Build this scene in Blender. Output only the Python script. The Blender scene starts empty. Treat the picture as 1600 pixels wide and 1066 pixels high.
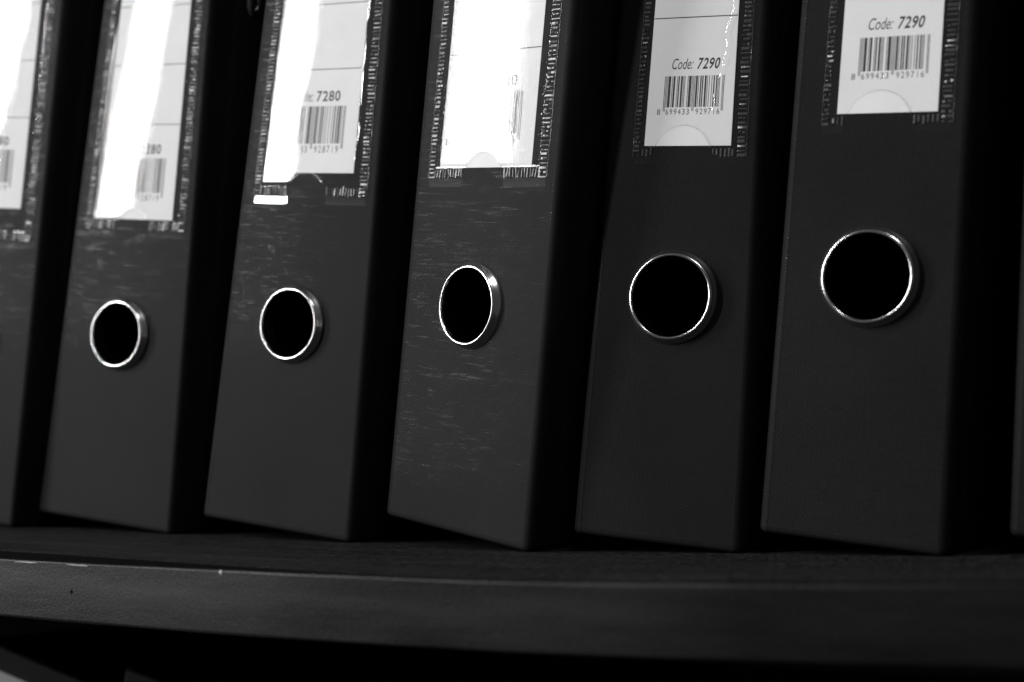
import bpy, math, random
from mathutils import Matrix, Vector, noise

# ------------------------------------------------------------------ camera, light, exposure
scene = bpy.context.scene
MM = 0.001
CAM = (257.89, -318.32, 31.52)          # millimetres; shelf top near z = 0, shelf front edge at y = 0
YAW, PITCH, ROLL = 0.54547, 0.08008, -0.0133
F_PX = 2264.7                           # focal length for a 1600 px wide frame

cy, sy, cp, sp = math.cos(YAW), math.sin(YAW), math.cos(PITCH), math.sin(PITCH)
fw = Vector((-sy * cp, cy * cp, sp)); rt = Vector((cy, sy, 0)); up = rt.cross(fw)
cr, sr = math.cos(ROLL), math.sin(ROLL)
rt2 = cr * rt + sr * up; up2 = -sr * rt + cr * up
cam_data = bpy.data.cameras.new('camera')
cam_data.sensor_fit = 'HORIZONTAL'; cam_data.sensor_width = 36.0
cam_data.lens = F_PX / 1600 * 36.0
cam_data.clip_start = 0.01; cam_data.clip_end = 50
cam_data.dof.use_dof = True
cam_data.dof.focus_distance = 0.488
cam_data.dof.aperture_fstop = 8.5
cam_data.dof.aperture_blades = 7
cam = bpy.data.objects.new('camera', cam_data)
M = Matrix((rt2, up2, -fw)).transposed().to_4x4()
M.translation = Vector(CAM) * MM
cam.matrix_world = M
scene.collection.objects.link(cam); scene.camera = cam

world = bpy.data.worlds.new('World'); scene.world = world; world.use_nodes = True
bg = world.node_tree.nodes['Background']
bg.inputs['Color'].default_value = (1, 1, 1, 1); bg.inputs['Strength'].default_value = 0.05


def area_lamp(name, loc, target, size_x, size_y, radiance):
    l = bpy.data.lights.new(name, 'AREA'); l.shape = 'RECTANGLE'
    l.size = size_x; l.size_y = size_y
    l.energy = radiance * math.pi * size_x * size_y
    o = bpy.data.objects.new(name, l)
    o.location = loc
    o.rotation_euler = (Vector(target) - Vector(loc)).to_track_quat('-Z', 'Y').to_euler()
    scene.collection.objects.link(o)
    return o


def slit_lamp(name, seen_from, dist, low, high, width, radiance):
    """tall narrow window light, given by the (azimuth, elevation) of its two ends as seen from a point"""
    src = Vector(seen_from)

    def end(az, el):
        az, el = math.radians(az), math.radians(el)
        return src + Vector((math.cos(az) * dist, math.sin(az) * dist, math.tan(el) * dist))
    lo, hi = end(*low), end(*high)
    mid = (lo + hi) / 2; yv = (hi - lo).normalized()
    zv = (mid - src); zv.z = 0; zv = (zv - yv * zv.dot(yv)).normalized()
    xv = yv.cross(zv)
    l = bpy.data.lights.new(name, 'AREA'); l.shape = 'RECTANGLE'
    l.size = width; l.size_y = (hi - lo).length
    l.energy = radiance * math.pi * l.size * l.size_y
    o = bpy.data.objects.new(name, l)
    m = Matrix((xv, yv, zv)).transposed().to_4x4(); m.translation = mid
    o.matrix_world = m
    scene.collection.objects.link(o)


# two tall leaning slits of daylight to the left front, and a soft lamp above right
slit_lamp('window_light', (-0.185, 0.119, 0.13), 2.5, (-132.0, 4.0), (-126.5, 35.0), 0.16, 70)
slit_lamp('window_light', (-0.027, 0.107, 0.13), 2.5, (-154.1, -3.0), (-150.2, 36.0), 0.29, 28)
area_lamp('ceiling_lamp', (0.50, -0.37, 1.10), (0.05, 0.1, 0.1), 0.30, 0.22, 16)

scene.view_settings.view_transform = 'Standard'
scene.view_settings.look = 'None'
scene.view_settings.exposure = 0
scene.view_settings.gamma = 1
scene.view_settings.use_curve_mapping = False
scene.render.engine = 'CYCLES'
scene.cycles.use_denoising = True
scene.cycles.sample_clamp_indirect = 3.0
scene.cycles.max_bounces = 8
scene.cycles.transparent_max_bounces = 16

# ------------------------------------------------------------------ materials


def new_mat(name):
    m = bpy.data.materials.new(name); m.use_nodes = True
    nt = m.node_tree
    for n in list(nt.nodes): nt.nodes.remove(n)
    out = nt.nodes.new('ShaderNodeOutputMaterial')
    return m, nt, out


def node(nt, t, **kw):
    n = nt.nodes.new(t)
    for k, v in kw.items():
        if k in n.inputs: n.inputs[k].default_value = v
        else: setattr(n, k, v)
    return n


def math_n(nt, op, a, b=None, c=None):
    n = nt.nodes.new('ShaderNodeMath'); n.operation = op
    for i, x in enumerate((a, b, c)):
        if x is None: continue
        if isinstance(x, (int, float)): n.inputs[i].default_value = x
        else: nt.links.new(x, n.inputs[i])
    return n.outputs[0]


def grey(v): return (v, v, v, 1)


def noise_tex(nt, vec, scale, detail=3.0, rough=0.5, stretch=None):
    if stretch:
        mp = node(nt, 'ShaderNodeMapping'); mp.inputs['Scale'].default_value = stretch
        nt.links.new(vec, mp.inputs['Vector']); vec = mp.outputs[0]
    n = node(nt, 'ShaderNodeTexNoise', Scale=scale, Detail=detail, Roughness=rough)
    nt.links.new(vec, n.inputs['Vector'])
    return n.outputs['Fac']


def ramp(nt, fac, stops):
    r = nt.nodes.new('ShaderNodeValToRGB'); nt.links.new(fac, r.inputs[0])
    e = r.color_ramp.elements
    while len(e) < len(stops): e.new(0.5)
    for el, (p, v) in zip(e, stops): el.position = p; el.color = grey(v)
    return r.outputs[0]


def vinyl_material(name, base, weave=1.0, rough=0.62):
    """woven-look black vinyl cloth: threads in object space, pitch about a millimetre"""
    m, nt, out = new_mat(name)
    tc = node(nt, 'ShaderNodeTexCoord'); sep = node(nt, 'ShaderNodeSeparateXYZ')
    oi = node(nt, 'ShaderNodeObjectInfo')
    off = node(nt, 'ShaderNodeVectorMath', operation='ADD')
    cmb = node(nt, 'ShaderNodeCombineXYZ')
    for i in range(3): nt.links.new(oi.outputs['Random'], cmb.inputs[i])
    nt.links.new(tc.outputs['Object'], off.inputs[0]); nt.links.new(cmb.outputs[0], off.inputs[1])
    P = off.outputs[0]
    nt.links.new(tc.outputs['Object'], sep.inputs[0])
    # horizontal coordinate runs round the corner: x + y
    hx = math_n(nt, 'ADD', sep.outputs[0], sep.outputs[1])
    ku, kv = 2 * math.pi / 0.00125, 2 * math.pi / 0.00105
    wob = noise_tex(nt, P, 90, 2)
    wobm = math_n(nt, 'MULTIPLY', wob, 3.0)
    a = math_n(nt, 'MULTIPLY_ADD', hx, ku, wobm)
    b = math_n(nt, 'MULTIPLY_ADD', sep.outputs[2], kv, wobm)
    su = math_n(nt, 'SINE', a); sv = math_n(nt, 'SINE', b)
    tw = math_n(nt, 'SINE', math_n(nt, 'SUBTRACT', a, b))          # diagonal twill
    cell = math_n(nt, 'MULTIPLY', su, sv)
    rows = noise_tex(nt, P, 1.0, 2, 0.6, (70, 70, 1300))           # uneven weft threads
    cols = noise_tex(nt, P, 1.0, 2, 0.6, (1100, 1100, 90))
    fine = noise_tex(nt, P, 1500, 2, 0.6)
    h = math_n(nt, 'MULTIPLY', cell, 0.35)
    h = math_n(nt, 'MULTIPLY_ADD', tw, 0.55, h)
    h = math_n(nt, 'MULTIPLY_ADD', rows, 0.8, h)
    h = math_n(nt, 'MULTIPLY_ADD', cols, 0.8, h)
    h = math_n(nt, 'MULTIPLY_ADD', fine, 0.9, h)
    bump = node(nt, 'ShaderNodeBump', Strength=1.0 * weave, Distance=0.00004)
    nt.links.new(h, bump.inputs['Height'])
    big = noise_tex(nt, P, 22, 4, 0.55)
    grit = noise_tex(nt, P, 2300, 2, 0.7)
    tone = math_n(nt, 'MULTIPLY_ADD', grit, 0.6, math_n(nt, 'MULTIPLY', big, 0.4))
    tone = math_n(nt, 'MULTIPLY_ADD', tw, 0.035, tone)
    col = ramp(nt, tone, [(0.3, base * 0.45), (0.7, base * 1.55)])
    p = node(nt, 'ShaderNodeBsdfPrincipled', Roughness=rough)
    p.inputs['IOR'].default_value = 1.45
    p.inputs['Specular IOR Level'].default_value = 0.10
    nt.links.new(col, p.inputs['Base Color'])
    nt.links.new(bump.outputs[0], p.inputs['Normal'])
    # polished crowns of the threads: small smooth facets, each leaning a little its own way
    crown = math_n(nt, 'MULTIPLY', math_n(nt, 'COSINE', a), math_n(nt, 'COSINE', b))
    dots = ramp(nt, crown, [(0.6, 0.0), (0.9, 1.0)])
    patchy = noise_tex(nt, P, 1.0, 3, 0.6, (90, 90, 1500))
    patchy2 = noise_tex(nt, P, 260, 3, 0.7)
    sel = math_n(nt, 'MULTIPLY_ADD', patchy2, 0.3, math_n(nt, 'MULTIPLY', patchy, 0.7))
    rowsel = ramp(nt, sel, [(0.55, 0.06), (0.66, 1.0)])
    mask = math_n(nt, 'MULTIPLY', dots, rowsel)
    h2 = math_n(nt, 'MULTIPLY', crown, 0.3)
    h2 = math_n(nt, 'MULTIPLY_ADD', rows, 0.9, h2)
    h2 = math_n(nt, 'MULTIPLY_ADD', cols, 0.9, h2)
    bump2 = node(nt, 'ShaderNodeBump', Strength=0.25 * weave, Distance=0.00004)
    nt.links.new(h2, bump2.inputs['Height'])
    gl = node(nt, 'ShaderNodeBsdfGlossy', Roughness=0.10); gl.inputs['Color'].default_value = grey(0.033)
    nt.links.new(bump2.outputs[0], gl.inputs['Normal'])
    mix = node(nt, 'ShaderNodeMixShader')
    nt.links.new(math_n(nt, 'MULTIPLY', mask, 0.9), mix.inputs[0])
    nt.links.new(p.outputs[0], mix.inputs[1]); nt.links.new(gl.outputs[0], mix.inputs[2])
    nt.links.new(mix.outputs[0], out.inputs[0])
    return m


def plain(name, base, rough, metal=0.0, bump=None, ior=1.5):
    m, nt, out = new_mat(name)
    p = node(nt, 'ShaderNodeBsdfPrincipled', Roughness=rough, Metallic=metal)
    p.inputs['Base Color'].default_value = grey(base); p.inputs['IOR'].default_value = ior
    if bump:
        tc = node(nt, 'ShaderNodeTexCoord')
        f = noise_tex(nt, tc.outputs['Object'], bump[0], 3)
        b = node(nt, 'ShaderNodeBump', Strength=bump[1], Distance=bump[2])
        nt.links.new(f, b.inputs['Height']); nt.links.new(b.outputs[0], p.inputs['Normal'])
    nt.links.new(p.outputs[0], out.inputs[0])
    return m


def paper_material():
    m, nt, out = new_mat('label paper')
    tc = node(nt, 'ShaderNodeTexCoord')
    f = noise_tex(nt, tc.outputs['Object'], 60, 4, 0.6)
    f2 = noise_tex(nt, tc.outputs['Object'], 1600, 2, 0.6)
    mx = math_n(nt, 'MULTIPLY_ADD', f2, 0.35, math_n(nt, 'MULTIPLY', f, 0.65))
    col = ramp(nt, mx, [(0.3, 0.72), (0.7, 0.80)])
    p = node(nt, 'ShaderNodeBsdfPrincipled', Roughness=0.7)
    nt.links.new(col, p.inputs['Base Color']); nt.links.new(p.outputs[0], out.inputs[0])
    return m


def film_material(name, rough, bump_s, bump_d, tint=0.97, scale=700, boost=1.7, fine_scale=2600, haze=0.0):
    """thin clear plastic sheet: transparent, with a Fresnel mirror coat and fine ripples"""
    m, nt, out = new_mat(name)
    tc = node(nt, 'ShaderNodeTexCoord')
    n1 = noise_tex(nt, tc.outputs['Object'], scale, 3, 0.6)
    n2 = noise_tex(nt, tc.outputs['Object'], fine_scale, 2, 0.6)
    h = math_n(nt, 'MULTIPLY_ADD', n2, 0.25, n1)
    b = node(nt, 'ShaderNodeBump', Strength=bump_s, Distance=bump_d)
    nt.links.new(h, b.inputs['Height'])
    # Schlick's curve for a sheet of index 1.5, the same from both sides
    lw = node(nt, 'ShaderNodeLayerWeight', Blend=0.5); nt.links.new(b.outputs[0], lw.inputs['Normal'])
    fac = math_n(nt, 'MULTIPLY_ADD', math_n(nt, 'POWER', lw.outputs['Facing'], 5.0), 0.96, 0.04)
    fac = math_n(nt, 'MULTIPLY', fac, boost)
    fac = math_n(nt, 'MINIMUM', fac, 1.0)
    tr = node(nt, 'ShaderNodeBsdfTransparent'); tr.inputs[0].default_value = grey(tint)
    gl = node(nt, 'ShaderNodeBsdfGlossy', Roughness=rough); gl.inputs['Color'].default_value = grey(1)
    nt.links.new(b.outputs[0], gl.inputs['Normal'])
    mix = node(nt, 'ShaderNodeMixShader'); nt.links.new(fac, mix.inputs[0])
    nt.links.new(tr.outputs[0], mix.inputs[1]); nt.links.new(gl.outputs[0], mix.inputs[2])
    last = mix
    if haze:
        df = node(nt, 'ShaderNodeBsdfDiffuse'); df.inputs[0].default_value = grey(0.7)
        last = node(nt, 'ShaderNodeMixShader'); last.inputs[0].default_value = haze
        nt.links.new(mix.outputs[0], last.inputs[1]); nt.links.new(df.outputs[0], last.inputs[2])
    nt.links.new(last.outputs[0], out.inputs[0])
    return m


def laminate_material(name, base, rough, grain, depth, spec=0.5, speck=0.35, squash=1.0):
    m, nt, out = new_mat(name)
    tc = node(nt, 'ShaderNodeTexCoord'); P = tc.outputs['Object']
    g = noise_tex(nt, P, grain, 3, 0.6)
    vor = node(nt, 'ShaderNodeTexVoronoi', Scale=grain * 1.1); nt.links.new(P, vor.inputs['Vector'])
    h = math_n(nt, 'MULTIPLY_ADD', vor.outputs['Distance'], 0.8, g)
    b = node(nt, 'ShaderNodeBump', Strength=1.0, Distance=depth); nt.links.new(h, b.inputs['Height'])
    s = noise_tex(nt, P, 1.0, 5, 0.6, (14, 60, 120))
    sp_ = noise_tex(nt, P, 1.0, 3, 0.7, (1500, 1500 * squash, 1500))
    s = math_n(nt, 'MULTIPLY_ADD', sp_, speck, math_n(nt, 'MULTIPLY', s, 1 - speck))
    col = ramp(nt, s, [(0.40, base * 0.1), (0.5, base), (0.60, base * 4.2)])
    d = noise_tex(nt, P, 9, 4, 0.6)
    rg = ramp(nt, d, [(0.3, rough + 0.1), (0.7, rough - 0.08)])
    p = node(nt, 'ShaderNodeBsdfPrincipled'); p.inputs['Specular IOR Level'].default_value = spec
    st = noise_tex(nt, P, 1.0, 6, 0.65, (9, 40, 95)); fg = noise_tex(nt, P, 1.0, 2, 0.7, (1400, 1400 * squash, 1400))
    sm = math_n(nt, 'MULTIPLY_ADD', fg, 0.45, math_n(nt, 'MULTIPLY', st, 0.55))
    nt.links.new(ramp(nt, sm, [(0.36, spec * 0.35), (0.5, spec), (0.64, spec * 1.7)]), p.inputs['Specular IOR Level'])
    nt.links.new(col, p.inputs['Base Color']); nt.links.new(rg, p.inputs['Roughness'])
    nt.links.new(b.outputs[0], p.inputs['Normal']); nt.links.new(p.outputs[0], out.inputs[0])
    return m


MAT = {
    'vinyl': vinyl_material('black woven vinyl', 0.0080),
    'board': plain('black inner paper', 0.002, 0.9, ior=1.05),
    'chrome': plain('polished nickel', 0.72, 0.2, 1.0, (160, 0.15, 0.0004)),
    'paper': paper_material(),
    'shaded_paper': plain('card with painted shade', 0.42, 0.7),  # lower-shelf label cards: the shade under the shelf is put into this colour
    'ink': plain('black ink', 0.015, 0.6),
    'grey_ink': plain('grey ink', 0.06, 0.6),
    'film': film_material('clear pocket film', 0.022, 0.5, 0.000025, tint=1.0, boost=1.05),
    'film_rough': film_material('clear pocket film with orange peel', 0.03, 0.9, 0.00003, tint=1.0, scale=1100, boost=2.0),
    'flange': film_material('matt plastic flange', 0.4, 0.8, 0.0001, tint=0.95, scale=900, boost=0.12),
    'weld': film_material('welded clear plastic', 0.28, 0.8, 0.0001, tint=0.9, scale=900, boost=1.7, haze=0.05),
    'shelf': laminate_material('dark laminate top', 0.007, 0.65, 1100, 0.00006, 0.12, 0.85, 0.16),
    'band': laminate_material('dark grained edge band', 0.0006, 0.45, 1500, 0.00003, 0.2, 0.5),
    'chip': plain('worn bare edge', 0.35, 0.6),
    'back': plain('dark back board', 0.004, 0.9, ior=1.08),
}

# ------------------------------------------------------------------ mesh helpers


class MB:
    """collects vertices (millimetres) and faces for one mesh object"""

    def __init__(self): self.v = []; self.f = []

    def vert(self, x, y, z): self.v.append((x, y, z)); return len(self.v) - 1

    def grid(self, rows):
        """rows: list of lists of points, quads between them"""
        ids = [[self.vert(*p) for p in r] for r in rows]
        for a, b in zip(ids, ids[1:]):
            for i in range(len(a) - 1):
                self.f.append((a[i], a[i + 1], b[i + 1], b[i]))
        return ids

    def box(self, x0, x1, y0, y1, z0, z1):
        q = [self.vert(x, y, z) for z in (z0, z1) for y in (y0, y1) for x in (x0, x1)]
        for a in ((0, 2, 3, 1), (4, 5, 7, 6), (0, 1, 5, 4), (2, 6, 7, 3), (0, 4, 6, 2), (1, 3, 7, 5)):
            self.f.append(tuple(q[i] for i in a))

    def build(self, name, mat, parent=None, warp=None, smooth=True, angle=35, kind=None):
        me = bpy.data.meshes.new(name)
        vs = [warp(*p) if warp else p for p in self.v]
        me.from_pydata([(x * MM, y * MM, z * MM) for x, y, z in vs], [], self.f)
        me.materials.append(MAT[mat]); me.update()
        if smooth:
            me.polygons.foreach_set('use_smooth', [True] * len(me.polygons))
            me.set_sharp_from_angle(angle=math.radians(angle))
        o = bpy.data.objects.new(name, me); scene.collection.objects.link(o)
        if parent: o.parent = parent
        if kind: o['kind'] = kind
        return o


def tag(o, label, cat, group=None):
    o['label'] = label; o['category'] = cat
    if group: o['group'] = group


TEXT_CACHE = {}


def text_shapes(s, bold):
    """flat mesh of a word in the built-in font, normalised to its own bounds"""
    key = (s, bold)
    if key not in TEXT_CACHE:
        cu = bpy.data.curves.new('lettering', 'FONT'); cu.body = s; cu.resolution_u = 3
        cu.offset = bold
        ob = bpy.data.objects.new('lettering', cu)
        me = bpy.data.meshes.new_from_object(ob)
        vs = [(v.co.x, v.co.y) for v in me.vertices]; fs = [tuple(p.vertices) for p in me.polygons]
        bpy.data.objects.remove(ob); bpy.data.curves.remove(cu); bpy.data.meshes.remove(me)
        TEXT_CACHE[key] = (vs, fs)
    return TEXT_CACHE[key]


def add_text(mb, s, u0, u1, v0, height, y, bold=0.0, shear=0.0, cap=None):
    """letters from u0 to u1 with the baseline at v0; height is the digit height"""
    vs, fs = text_shapes(s, bold)
    xs = [p[0] for p in vs]; x0, x1 = min(xs), max(xs)
    ys = [p[1] for p in vs]; h = cap or (max(ys) + 1e-6)
    base = len(mb.v)
    for x, yy in vs:
        v = yy / h * height
        mb.v.append((u0 + (x - x0) / (x1 - x0) * (u1 - u0) + shear * v, y, v0 + v))
    for f in fs: mb.f.append(tuple(base + i for i in f))


def ean13(code):
    L = ['0001101', '0011001', '0010011', '0111101', '0100011', '0110001', '0101111', '0111011', '0110111', '0001011']
    G = ['0100111', '0110011', '0011011', '0100001', '0011101', '0111001', '0000101', '0010001', '0001001', '0010111']
    par = ['LLLLLL', 'LLGLGG', 'LLGGLG', 'LLGGGL', 'LGLLGG', 'LGGLLG', 'LGGGLL', 'LGLGLG', 'LGLGGL', 'LGGLGL'][int(code[0])]
    bits = '101' + ''.join((L if par[i] == 'L' else G)[int(code[i + 1])] for i in range(6)) + '01010'
    bits += ''.join(''.join('1' if c == '0' else '0' for c in L[int(code[i + 7])]) for i in range(6)) + '101'
    return bits


# ------------------------------------------------------------------ the bookcase


def sag(x):
    """the loaded board hangs a few millimetres lower in its middle"""
    a = min(abs(x), 330.0)
    return 5.66 * (a / 300.0) ** 2 + (abs(x) - a) * 2 * 5.66 * 330 / 90000.0


bookcase = bpy.data.objects.new('bookcase', None)
bookcase.location = (0, 0, -0.39)
scene.collection.objects.link(bookcase)
tag(bookcase, 'dark bookcase with sagging shelf board and grained front edge under the binders', 'bookcase')
ZB = 390.0                                  # children are given in scene millimetres, lifted by this
lift = lambda x, y, z: (x, y, z + ZB)

XS = [-1080 + 10 * i for i in range(161)]
T_SHELF = 18.4
BAND = 3.2


def gap_at(x):
    """hairline joint between the board and its edge band"""
    return 0.25


def smooth(t):
    t = max(0.0, min(1.0, t))
    return t * t * (3 - 2 * t)


def lip_at(x):
    """the board's front has warped up at the left, baring its dark core above the edge band"""
    return 2.3 * smooth((70 - x) / 200.0)


def rise_at(x):
    """the whole front edge lifts a little towards the right"""
    return 1.8 * smooth((x - 40) / 160.0)


def shelf_board(z_off):
    mb = MB(); rows = []
    for x in XS:
        z = sag(x) + z_off if z_off == 0 else z_off
        yf = BAND + gap_at(x)
        zf = z + (lip_at(x) + rise_at(x) if z_off == 0 else 0)
        rows.append([(x, 420, z), (x, 200, z)] + [(x, y, z + (zf - z) * smooth((85 - y) / 75)) for y in (85, 70, 55, 40, 25, 12)] +
                    [(x, yf + 2.0, zf), (x, yf + 1.0, zf), (x, yf + .3, zf - .3), (x, yf, zf - 1.0),
                     (x, yf, z - T_SHELF + .1), (x, 420, z - T_SHELF + .1)])
    mb.grid(rows)
    o = mb.build('shelf_board', 'shelf', bookcase, lift)
    mb = MB(); rows = []
    for x in XS:
        z = sag(x) + z_off if z_off == 0 else z_off
        yf = BAND + gap_at(x)
        zf = z + (lip_at(x) + rise_at(x) if z_off == 0 else 0)
        rows.append([(x, yf + .25, zf - .28), (x, yf - .04, zf - .45), (x, yf - .04, z - T_SHELF + .3)])
    mb.grid(rows); mb.build('board_core', 'back', o, lift)
    return o


def edge_band(parent, z_off):
    mb = MB(); rows = []
    for x in XS:
        z = sag(x) + z_off if z_off == 0 else z_off
        z += rise_at(x) if z_off == 0 else 0
        jz = 0.25 * noise.noise(Vector((x * .03, 0, 3)))
        r = 0.5 + 1.0 * max(0.0, min(1.0, (x + 40) / 160.0))
        prof = [(BAND, -T_SHELF), (BAND, -r * .3), (BAND - .25, 0)]
        for k in range(7):
            a = math.pi / 2 * k / 6
            prof.append((r - r * math.sin(a) if r < BAND else r - r * math.sin(a), -r + r * math.cos(a)))
        prof += [(0, -r - .15), (0, -r - .5), (0, -T_SHELF + .9), (0, -T_SHELF + .5), (.12, -T_SHELF + .15), (.4, -T_SHELF), (.8, -T_SHELF), (BAND, -T_SHELF)]
        rows.append([(x, y, z + zz + jz * (1 if zz > -3 else 0)) for y, zz in prof])
    mb.grid(rows)
    return mb.build('edge_band', 'band', parent, lift)


sb = shelf_board(0)
eb = edge_band(sb, 0)
low = shelf_board(-372.0)
edge_band(low, -372.0)
mb = MB(); mb.box(-1080, 520, 420, 428, -389, 420); mb.build('back_panel', 'back', bookcase, lift)

# worn flecks where the edge band has lost its skin
random.seed(5)
fleck_bits = [(-35, 0.7, 0.7, 0.5), (-205, 10, 0.25, 0.25), (-190, 14, 0.3, 0.3), (-172, 7, 0.2, .25), (-150, 9, 0.25, .2), (-118, 6, .2, .2), (-95, 5, .2, .2)]
for fx, half, hz, hy in fleck_bits:
    mb = MB(); z = sag(fx)
    ring = []
    for k in range(10):
        a = 2 * math.pi * k / 10
        j = random.uniform(.75, 1.15)
        px = fx + half * math.cos(a) * j; pz = sag(px) - 0 - 0.75 + hz * math.sin(a) * j
        ring.append((px, pz))
    c = [(x, -0.02, zz) for x, zz in ring]; c2 = [(fx + (x - fx) * .6, -0.02 - hy * .5, sag(x) - 0 - .75 + (zz - sag(x) + 0 + .75) * .5) for x, zz in ring]
    a_ids = [mb.vert(*p) for p in c]; b_ids = [mb.vert(*p) for p in c2]
    for k in range(10):
        n = (k + 1) % 10; mb.f.append((a_ids[k], a_ids[n], b_ids[n], b_ids[k]))
    mb.f.append(tuple(b_ids))
    mb.build('worn_chip', 'chip', eb, lift)

mb = MB(); px = -97.0; pz = sag(px) - 0 - 9.0
ids = [mb.vert(px + .55 * math.cos(2 * math.pi * k / 10), -0.03, pz + .7 * math.sin(2 * math.pi * k / 10)) for k in range(10)]
mb.f.append(tuple(ids)); mb.build('pin_hole', 'board', eb, lift)

# ------------------------------------------------------------------ binders
H = 318.0
HOLE_V = 79.7
NARROW = dict(W=58.8, code='7290', ean='8699433929716', italic=True,
              card=(15.2, 47.4), seam=(11.3, 52.8), inner=(13.9, 49.2), seam_v=(125.6, 128.6), flange=123.4,
              notch_top=136.0, notch_r=11.0)
WIDE = dict(W=77.2, code='7280', ean='8699433928719', italic=False,
            card=(14.6, 62.8), seam=(8.9, 70.6), inner=(12.4, 66.4), seam_v=(124.3, 128.2), flange=121.2,
            notch_top=133.6, notch_r=10.4)
TH = 2.6            # board thickness
RC = 3.2            # corner radius
DEPTH = 272.0


def make_binder(name, kind, x, y, yaw, lean, label, tp=0.0, tl=0.0, z=None, card_v=128.7, pocket_dv=0.0,
                film=(0.001, 38, 38), film_mat='film', crease=None, seed=1, eyelet=None, skew=None, detail=True, card_top=254.0, flange=(.12, .12), du=0.0):
    rnd = random.Random(seed)
    W = kind['W']
    yaw = math.radians(yaw); lean = math.radians(lean)
    U = Vector((math.cos(yaw), math.sin(yaw), 0)); N = Vector((math.sin(yaw), -math.cos(yaw), 0)); V = Vector((0, 0, 1))
    U2 = math.cos(lean) * U - math.sin(lean) * V; V2 = math.cos(lean) * V + math.sin(lean) * U
    corner = Vector((x, y, sag(x) if z is None else z))
    base = corner - U2 * (W / 2)
    root = bpy.data.objects.new(name, None); scene.collection.objects.link(root)
    mat = Matrix((U2, -N, V2)).transposed().to_4x4(); mat.translation = base * MM
    root.matrix_world = mat
    tag(root, label, 'binder', 'binders standing on the shelf' if z is None else 'binders on the shelf below')
    sk = -yaw if skew is None else math.radians(skew)         # the covers run straight back into the shelf

    def warp(px, py, pz):
        s = (px + W / 2) / W
        s = max(0.0, min(1.0, s))
        return (px + (tl * (1 - s) - tp * s) * pz / 300.0, py, pz)

    # --- spine: outer shell with round hole, rounded long edges and a bottom/top edge roll
    # outline as (x, y, nx, ny); y grows backwards
    hw = W / 2
    dr = Vector((math.sin(-sk) * -1, math.cos(sk)))           # cover direction (x, y)
    dr = Vector((math.sin(sk) * -1.0, math.cos(sk)))
    left = []; right = []
    # right corner: tangent turns from +x to dr
    a0 = 0.0; a1 = math.atan2(dr.y, dr.x)
    for k in range(9):
        a = a0 + (a1 - a0) * k / 8
        nx, ny = math.sin(a), -math.cos(a)
        right.append((hw - RC + RC * nx, RC + RC * ny, nx, ny))
    lx, ly, nx, ny = right[-1]
    right.append((lx + dr.x * 9, ly + dr.y * 9, nx, ny))
    # left corner: tangent turns from -dr to +x
    b0 = math.atan2(-dr.y, -dr.x)
    for k in range(9):
        a = b0 + (0 - b0) * k / 8
        nx, ny = math.sin(a), -math.cos(a)
        bead = 0.1 if k == 7 else (0.06 if k in (6, 8) else 0)
        left.append((-hw + RC + RC * nx + nx * bead, RC + RC * ny + ny * bead, nx, ny))
    fx, fy, nx, ny = left[0]
    left.insert(0, (fx + dr.x * 9, fy + dr.y * 9, nx, ny))
    rows_v = [(0, 1.3), (.35, .55), (1.0, .15), (2.0, 0), (HOLE_V - 20, 0), (HOLE_V + 20, 0), (H - 2, 0), (H - 1, .15), (H - .35, .55), (H, 1.3)]

    def shell(off):
        mb = MB()
        for path in (left, right):
            mb.grid([[(px - qx * (e + off), py - qy * (e + off), v) for px, py, qx, qy in path] for v, e in rows_v])
        xl, xr = -hw + RC, hw - RC
        xs = [xl, -20, 20, xr]
        for (v0, e0), (v1, e1) in zip(rows_v, rows_v[1:]):
            for xa, xb in zip(xs, xs[1:]):
                if abs(v0 - (HOLE_V - 20)) < .01 and xa == -20: continue
                mb.grid([[(xa, e0 + off, v0), (xb, e0 + off, v0)], [(xa, e1 + off, v1), (xb, e1 + off, v1)]])
        n = 64; R = 13.6
        circ = []; sq = []
        for k in range(n):
            a = 2 * math.pi * k / n; c, s = math.cos(a), math.sin(a); q = 20 / max(abs(c), abs(s))
            circ.append((R * c, off, HOLE_V + R * s)); sq.append((q * c, off, HOLE_V + q * s))
        mb.grid([circ + circ[:1], sq + sq[:1]])
        return mb

    mb = shell(0)
    inner = shell(TH)
    base_i = len(mb.v); mb.v += inner.v; mb.f += [tuple(base_i + i for i in reversed(f)) for f in inner.f]
    # close the lower edge between the shells
    outl = left + right
    mb.grid([[(px - qx * 1.3, py - qy * 1.3, 0) for px, py, qx, qy in outl],
             [(px - qx * (TH + 1.3), py - qy * (TH + 1.3), 0) for px, py, qx, qy in outl]])
    mb.grid([[(px - qx * 1.3, py - qy * 1.3, H) for px, py, qx, qy in outl],
             [(px - qx * (TH + 1.3), py - qy * (TH + 1.3), H) for px, py, qx, qy in outl]])
    spine = mb.build('spine', 'vinyl', root, warp, angle=50)

    # --- two cover boards, a shallow hinge groove after the spine edge
    for (px, py, qx, qy), nm in ((right[-1], 'cover_board'), (left[0], 'cover_board')):
        mb = MB(); rows = []
        prof = [(-0.3, .9), (1.5, .9), (3.0, .25), (4.2, 0), (DEPTH - 12, 0), (DEPTH - 10.8, .5), (DEPTH - 10.4, 1.4),
                (DEPTH - 10.4, TH), (4.2, TH), (-0.3, TH + .4)]
        for v, e in rows_v:
            rows.append([(px + dr.x * dd - qx * (oo + (e if oo < 1.5 else 0)), py + dr.y * dd - qy * (oo + (e if oo < 1.5 else 0)), v) for dd, oo in prof + prof[:1]])
        ids = mb.grid(rows)
        mb.f.append(tuple(ids[0][:-1])); mb.f.append(tuple(reversed(ids[-1][:-1])))
        mb.build(nm, 'vinyl', root, warp, angle=50)
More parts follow.
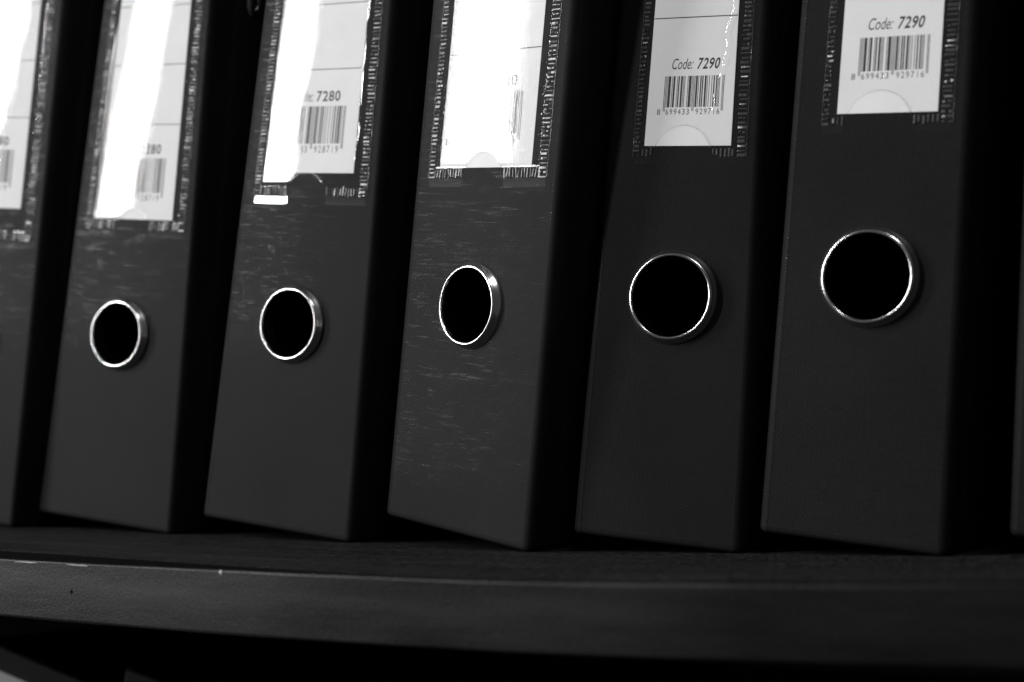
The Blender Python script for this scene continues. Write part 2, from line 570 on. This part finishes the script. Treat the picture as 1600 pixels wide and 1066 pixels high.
    if eyelet:
        ed, ev = eyelet
        px, py, qx, qy = right[-1]
        mb = MB(); prof = [(2.0, 0.0), (2.2, .5), (3.0, .8), (3.8, .5), (4.2, 0.0)]
        rows = []
        for k in range(25):
            a = 2 * math.pi * k / 24
            rows.append([(px + dr.x * (ed + rr * math.cos(a)) + qx * hh, py + dr.y * (ed + rr * math.cos(a)) + qy * hh, ev + 1.8 * rr * math.sin(a)) for rr, hh in prof])
        mb.grid(rows); mb.build('slot_eyelet', 'chrome', root, warp)

    # --- finger ring, pressed metal
    mb = MB()
    prof = [(15.5, -0.1), (15.4, .35), (15.1, .9), (14.7, 1.45), (14.4, 1.95), (14.2, 2.4), (13.95, 2.75), (13.6, 2.95), (13.3, 2.9), (13.1, 2.65), (12.98, 2.2), (12.93, 1.5)]
    rows = []
    n = 72
    ph = rnd.uniform(0, 6)
    for k in range(n + 1):
        a = 2 * math.pi * k / n
        wob = 1 + 0.004 * math.sin(2 * a + ph) + 0.003 * math.sin(5 * a + ph * 2)
        rows.append([(r * wob * math.cos(a), -h, HOLE_V + r * wob * math.sin(a)) for r, h in prof])
    mb.grid(rows); ring = mb.build('finger_ring', 'chrome', root, None, angle=60)
    mb = MB()
    rows = [[(12.93 * math.cos(2 * math.pi * k / n), h, HOLE_V + 12.93 * math.sin(2 * math.pi * k / n)) for h in (-1.5, 9.0)] for k in range(n + 1)]
    mb.grid(rows); mb.build('sleeve', 'board', ring)

    # --- printed card in the pocket
    c0, c1 = kind['card'][0] - hw + du, kind['card'][1] - hw + du
    cv = card_v
    mb = MB(); mb.box(c0, c1, -0.17, -0.04, cv, card_top)
    card = mb.build('label_card', 'paper' if detail else 'shaded_paper', root, warp, smooth=False)
    yf = -0.185

    def cu(u): return u - hw + du
    if detail:
        if kind is NARROW:
            rules = [42.4, 67.0, 92]; code_v, code_h = 25.3, 3.55
            code_u = (23.3, 31.2, 33.0, 41.2); bar = (21.2, 43.6, 12.7, 23.0, 11.4); dig_v, dig_h = 10.3, 1.9
            d8, dl, dr_ = (19.0, 20.3), (22.0, 31.4), (33.3, 42.7)
        else:
            rules = [40.4, 65.9, 91.2]; code_v, code_h = 28.0, 4.0
            code_u = (24.6, 36.6, 38.6, 52.0); bar = (20.8, 55.6, 11.4, 26.0, 9.4); dig_v, dig_h = 7.9, 2.7
            d8, dl, dr_ = (16.6, 18.6), (22.6, 36.4), (39.6, 53.6)
        for rv in rules:
            m = MB(); m.grid([[(c0 + .2, yf, cv + rv - .17), (c1 - .2, yf, cv + rv - .17)], [(c0 + .2, yf, cv + rv + .17), (c1 - .2, yf, cv + rv + .17)]])
            m.build('rule_line', 'ink', card, warp, smooth=False)
        sh = 0.2 if kind['italic'] else 0.0
        m = MB(); add_text(m, 'Code:', cu(code_u[0]), cu(code_u[1]), cv + code_v, code_h, yf, 0.0, sh)
        m.build('printed_word', 'ink', card, warp, smooth=False)
        m = MB(); st = (code_u[3] - code_u[2] + .4) / 4
        for i, ch in enumerate(kind['code']):
            add_text(m, ch, cu(code_u[2] + st * i), cu(code_u[2] + st * i + st * .86), cv + code_v, code_h, yf, 0.022, sh)
        m.build('printed_number', 'ink', card, warp, smooth=False)
        bits = ean13(kind['ean']); mod = (bar[1] - bar[0]) / 95
        m = MB(); i = 0
        while i < 95:
            if bits[i] == '1':
                j = i
                while j < 95 and bits[j] == '1': j += 1
                low_v = bar[4] if (i < 3 or i >= 92 or 45 <= i < 50) else bar[2]
                ua, ub = cu(bar[0] + i * mod) , cu(bar[0] + j * mod)
                m.grid([[(ua, yf, cv + low_v), (ub, yf, cv + low_v)], [(ua, yf, cv + bar[3]), (ub, yf, cv + bar[3])]])
                i = j
            else: i += 1
        m.build('barcode', 'ink', card, warp, smooth=False, kind='stuff')
        m = MB(); e = kind['ean']
        add_text(m, e[0], cu(d8[0]), cu(d8[1]), cv + dig_v, dig_h, yf)
        for (ga, gb), s in ((dl, e[1:7]), (dr_, e[7:13])):
            step = (gb - ga) / 6
            for i, ch in enumerate(s):
                wd = 0.66 if ch != '1' else 0.12
                add_text(m, ch, cu(ga + step * (i + .5 - wd / 2)), cu(ga + step * (i + .5 + wd / 2)), cv + dig_v, dig_h, yf)
        m.build('printed_digits', 'grey_ink', card, warp, smooth=False, kind='stuff')

    # --- clear pocket: film sheet with a thumb notch, welded on three sides
    s0, s1 = kind['seam'][0] - hw, kind['seam'][1] - hw
    i0, i1 = kind['inner'][0] - hw, kind['inner'][1] - hw
    sv0, sv1 = kind['seam_v'][0] + pocket_dv, kind['seam_v'][1] + pocket_dv
    fl = kind['flange'] + pocket_dv
    nR = kind['notch_r']; nc = kind['notch_top'] + pocket_dv - nR
    ptop = 262.0
    curve, u130, u220 = film
    uc = (c0 + c1) / 2; half = (i1 - i0) / 2

    def film_h(u, v):
        t = (u - (i0 + i1) / 2) / half
        edge = max(0.0, min(1.0, (v - sv1) / 1.2, (u - i0) / 1.6, (i1 - u) / 1.6)); edge = edge * edge * (3 - 2 * edge)
        apex = u130 + (u220 - u130) * (v - 130) / 90.0 - hw          # line where the sheet faces straight out
        far = max(i1 - apex, apex - i0)
        hgt = curve / 2 * (far * far * 1.03 - (u - apex) ** 2)
        wr = 1.0
        hgt += wr * (0.02 * noise.noise(Vector((u * .08, v * .04, seed * 7.3))) + 0.0035 * noise.noise(Vector((u * .5, v * .25, seed * 3.1))))
        hgt *= edge
        if crease:
            for (cu0, cv0, cu1, cv1, amp, wid, wavy) in crease:
                dx, dv = cu1 - cu0, cv1 - cv0; L2 = dx * dx + dv * dv
                s = ((u + hw - cu0) * dx + (v - cv0) * dv) / L2
                if -0.1 < s < 1.1:
                    off = wavy * noise.noise(Vector((s * 6, seed, .3))) + .35 * wavy * noise.noise(Vector((s * 19, seed, 2.3)))
                    dist = ((u + hw - cu0) * -dv + (v - cv0) * dx) / math.sqrt(L2) - off
                    fade = max(0.0, min(1.0, (s + .1) * 6, (1.1 - s) * 6))
                    brk = max(0.25, min(1.0, .75 + 1.1 * noise.noise(Vector((s * 9, seed * 2.0, 5.1)))))
                    hgt += amp * brk * fade * math.exp(-(dist / wid) ** 2)
        return 0.22 + max(0.0, hgt)

    cols = []
    nu = 92
    us = [i0 - .2 + (i1 - i0 + .4) * k / nu for k in range(nu + 1)]
    # make columns land on the notch sides
    us += [-nR, -nR + .02, nR - .02, nR]; us = sorted(us)
    mb = MB()
    nv = 170
    for u in us:
        if abs(u) < nR: vb = nc + math.sqrt(max(0.0, nR * nR - u * u)); vb = max(vb, sv1 - .2)
        else: vb = sv1 - .2
        col = []
        for k in range(nv + 1):
            s = k / nv
            v = vb + (ptop - vb) * s ** 1.25
            col.append((u, -film_h(u, v), v))
        cols.append(col)
    mb.grid(cols)
    pocket = mb.build('label_pocket', film_mat, root, warp, angle=180)
    # flange of the sheet left outside the weld
    for ua, ub, side in ((s0, -nR, 0), (nR, s1, 1)):
        mb = MB(); sl = flange[side]
        mb.grid([[(ua + .3 + (ub - ua - .6) * k / 10, -0.14 - (sl * (ua + (ub - ua) * k / 10) if 0 else 0) - max(0, (j - 1)) * sl - .02 * noise.noise(Vector((k * .7, j, seed))), fl + (sv0 - .15 - fl) * j / 3) for k in range(11)] for j in range(4)])
        mb.build('pocket_flange', 'film' if sl == 0 else 'flange', pocket, warp)
    # rolled lip round the notch
    mb = MB(); rows = []
    path = []
    a_start = math.pi - math.asin(min(.95, max(0.0, (sv1 - nc) / nR)))
    for k in range(33):
        a = a_start - (2 * a_start - math.pi) * k / 32
        path.append((nR * math.cos(a), nc + nR * math.sin(a)))
    for u, v in path:
        hh = film_h(u, v) + .05
        rows.append([(u + .10 * math.cos(q), -hh - .06 * math.sin(q), v + .10 * math.cos(q)) for q in [2 * math.pi * k / 6 for k in range(7)]])
    mb.grid(rows); mb.build('notch_lip', 'weld', pocket, warp)
    # weld ribs
    mb = MB()

    def rib(u0, u1, v0, v1, hgt):
        # low rounded bar, long axis along the longer side
        y0 = -0.15
        ins_u = min(.22, (u1 - u0) * .3); ins_v = min(.22, (v1 - v0) * .3)
        a = [mb.vert(u, y0, v) for u, v in ((u0, v0), (u1, v0), (u1, v1), (u0, v1))]
        tu, tv = rnd.gauss(0, .07), rnd.gauss(0, .12)
        mu, mv = (u0 + u1) / 2, (v0 + v1) / 2
        b = [mb.vert(u, y0 - max(.05, hgt + tu * (u - mu) + tv * (v - mv)), v) for u, v in ((u0 + ins_u, v0 + ins_v), (u1 - ins_u, v0 + ins_v), (u1 - ins_u, v1 - ins_v), (u0 + ins_u, v1 - ins_v))]
        for k in range(4): mb.f.append((a[k], a[(k + 1) % 4], b[(k + 1) % 4], b[k]))
        mb.f.append(tuple(b))
    v = sv0
    while v < ptop:
        for ua, ub in ((s0, i0 - .3), (i1 + .3, s1)):
            n_seg = 2 if rnd.random() < .35 else 1                     # some ribs are broken in two
            for q in range(n_seg):
                wq = (ub - ua) / n_seg
                rib(ua + wq * q + rnd.uniform(-.3, .4), ua + wq * (q + 1) + rnd.uniform(-.6, .2), v + rnd.uniform(-.2, .2), v + .8 + rnd.uniform(-.25, .25), rnd.uniform(.1, .5))
        v += 1.5
    for ua, ub in ((s0 + 3.2, -nR - .3), (nR + .3, s1 - 3.2)):
        u = ua
        while u < ub - .5:
            rib(u + rnd.uniform(-.2, .2), u + .75 + rnd.uniform(-.2, .2), sv0 + rnd.uniform(-.3, .5), sv1 + rnd.uniform(-.7, .2), rnd.uniform(.1, .5))
            u += 1.45
    # outer bead along the welded edges
    for ua in (s0 - .35, s1 + .1):
        vv = sv0
        while vv < ptop:
            rib(ua, ua + .28, vv, vv + 3.1, rnd.uniform(.12, .3)); vv += 3.3
    mb.build('weld_seam', 'weld', pocket, warp, smooth=True, angle=30, kind='stuff')
    return root


make_binder('binder', WIDE, -253.4, 107.9, 5.5, 6.49,
            'black binder cut off by the left edge of the photo, standing on the shelf', z=None, card_v=138.3,
            film=(.0013, 20, 38), seed=11)
make_binder('binder', WIDE, -171.32, 119.03, 2.99, 6.72,
            'black binder with blurred 7280 label, smallest fully shown ring, second from the left', 7.2, 12.8, card_v=128.7,
            film=(.0010, 25, 39), seed=12, eyelet=(13, 227))
make_binder('binder', WIDE, -77.12, 116.19, -0.66, 6.97,
            'black binder whose 7280 label card has slid up above its pocket notch', 4.3, 11.3, card_v=138.8, pocket_dv=5.3, flange=(0.0, .12),
            film=(.0013, 22, 28), crease=[(64.0, 138, 64.4, 206, .14, .6, .9)], seed=13)
make_binder('binder', WIDE, 10.58, 97.69, -15.07, 8.29,
            'black binder with label washed out by white glare and a speckled spine', 0.3, 2.9, card_v=128.0,
            film=(.0018, 37, 38), film_mat='film_rough', seed=14)
make_binder('binder', NARROW, 80.92, 110.77, 5.24, 5.82,
            'narrow black binder with sharp 7290 label, rule line above the code, beside the glaring one', 6.7, 3.9, card_v=129.2,
            film=(.0008, 31, 31), seed=15, crease=[(46.6, 184, 42.8, 152, .40, .55, 1.5), (43, 153, 39.5, 139, .3, .5, 1.2)])
make_binder('binder', NARROW, 146.5, 104.91, -0.79, 6.35,
            'narrow black binder with the largest ring and slightly blurred 7290 label', 5.6, 0.8, card_v=129.1, du=0.75,
            film=(.0008, 31, 31), seed=16, crease=[(31.4, 146, 30.8, 138, .24, .45, .5)])
make_binder('binder', NARROW, 222.88, 93.5, -4.95, 4.94,
            'black binder showing only a sliver of its edge at the right border', 0.0, -2.1, seed=17)


def low_binder(x_left, z_top, yaw, lean, label, seed, y0):
    """place a binder on the lower board from where the top left corner of its spine shows"""
    yw, ln = math.radians(yaw), math.radians(lean)
    U = Vector((math.cos(yw), math.sin(yw), 0)); V = Vector((0, 0, 1))
    U2 = math.cos(ln) * U - math.sin(ln) * V; V2 = math.cos(ln) * V + math.sin(ln) * U
    corner = Vector((x_left, y0, z_top)) - V2 * H + U2 * WIDE['W']
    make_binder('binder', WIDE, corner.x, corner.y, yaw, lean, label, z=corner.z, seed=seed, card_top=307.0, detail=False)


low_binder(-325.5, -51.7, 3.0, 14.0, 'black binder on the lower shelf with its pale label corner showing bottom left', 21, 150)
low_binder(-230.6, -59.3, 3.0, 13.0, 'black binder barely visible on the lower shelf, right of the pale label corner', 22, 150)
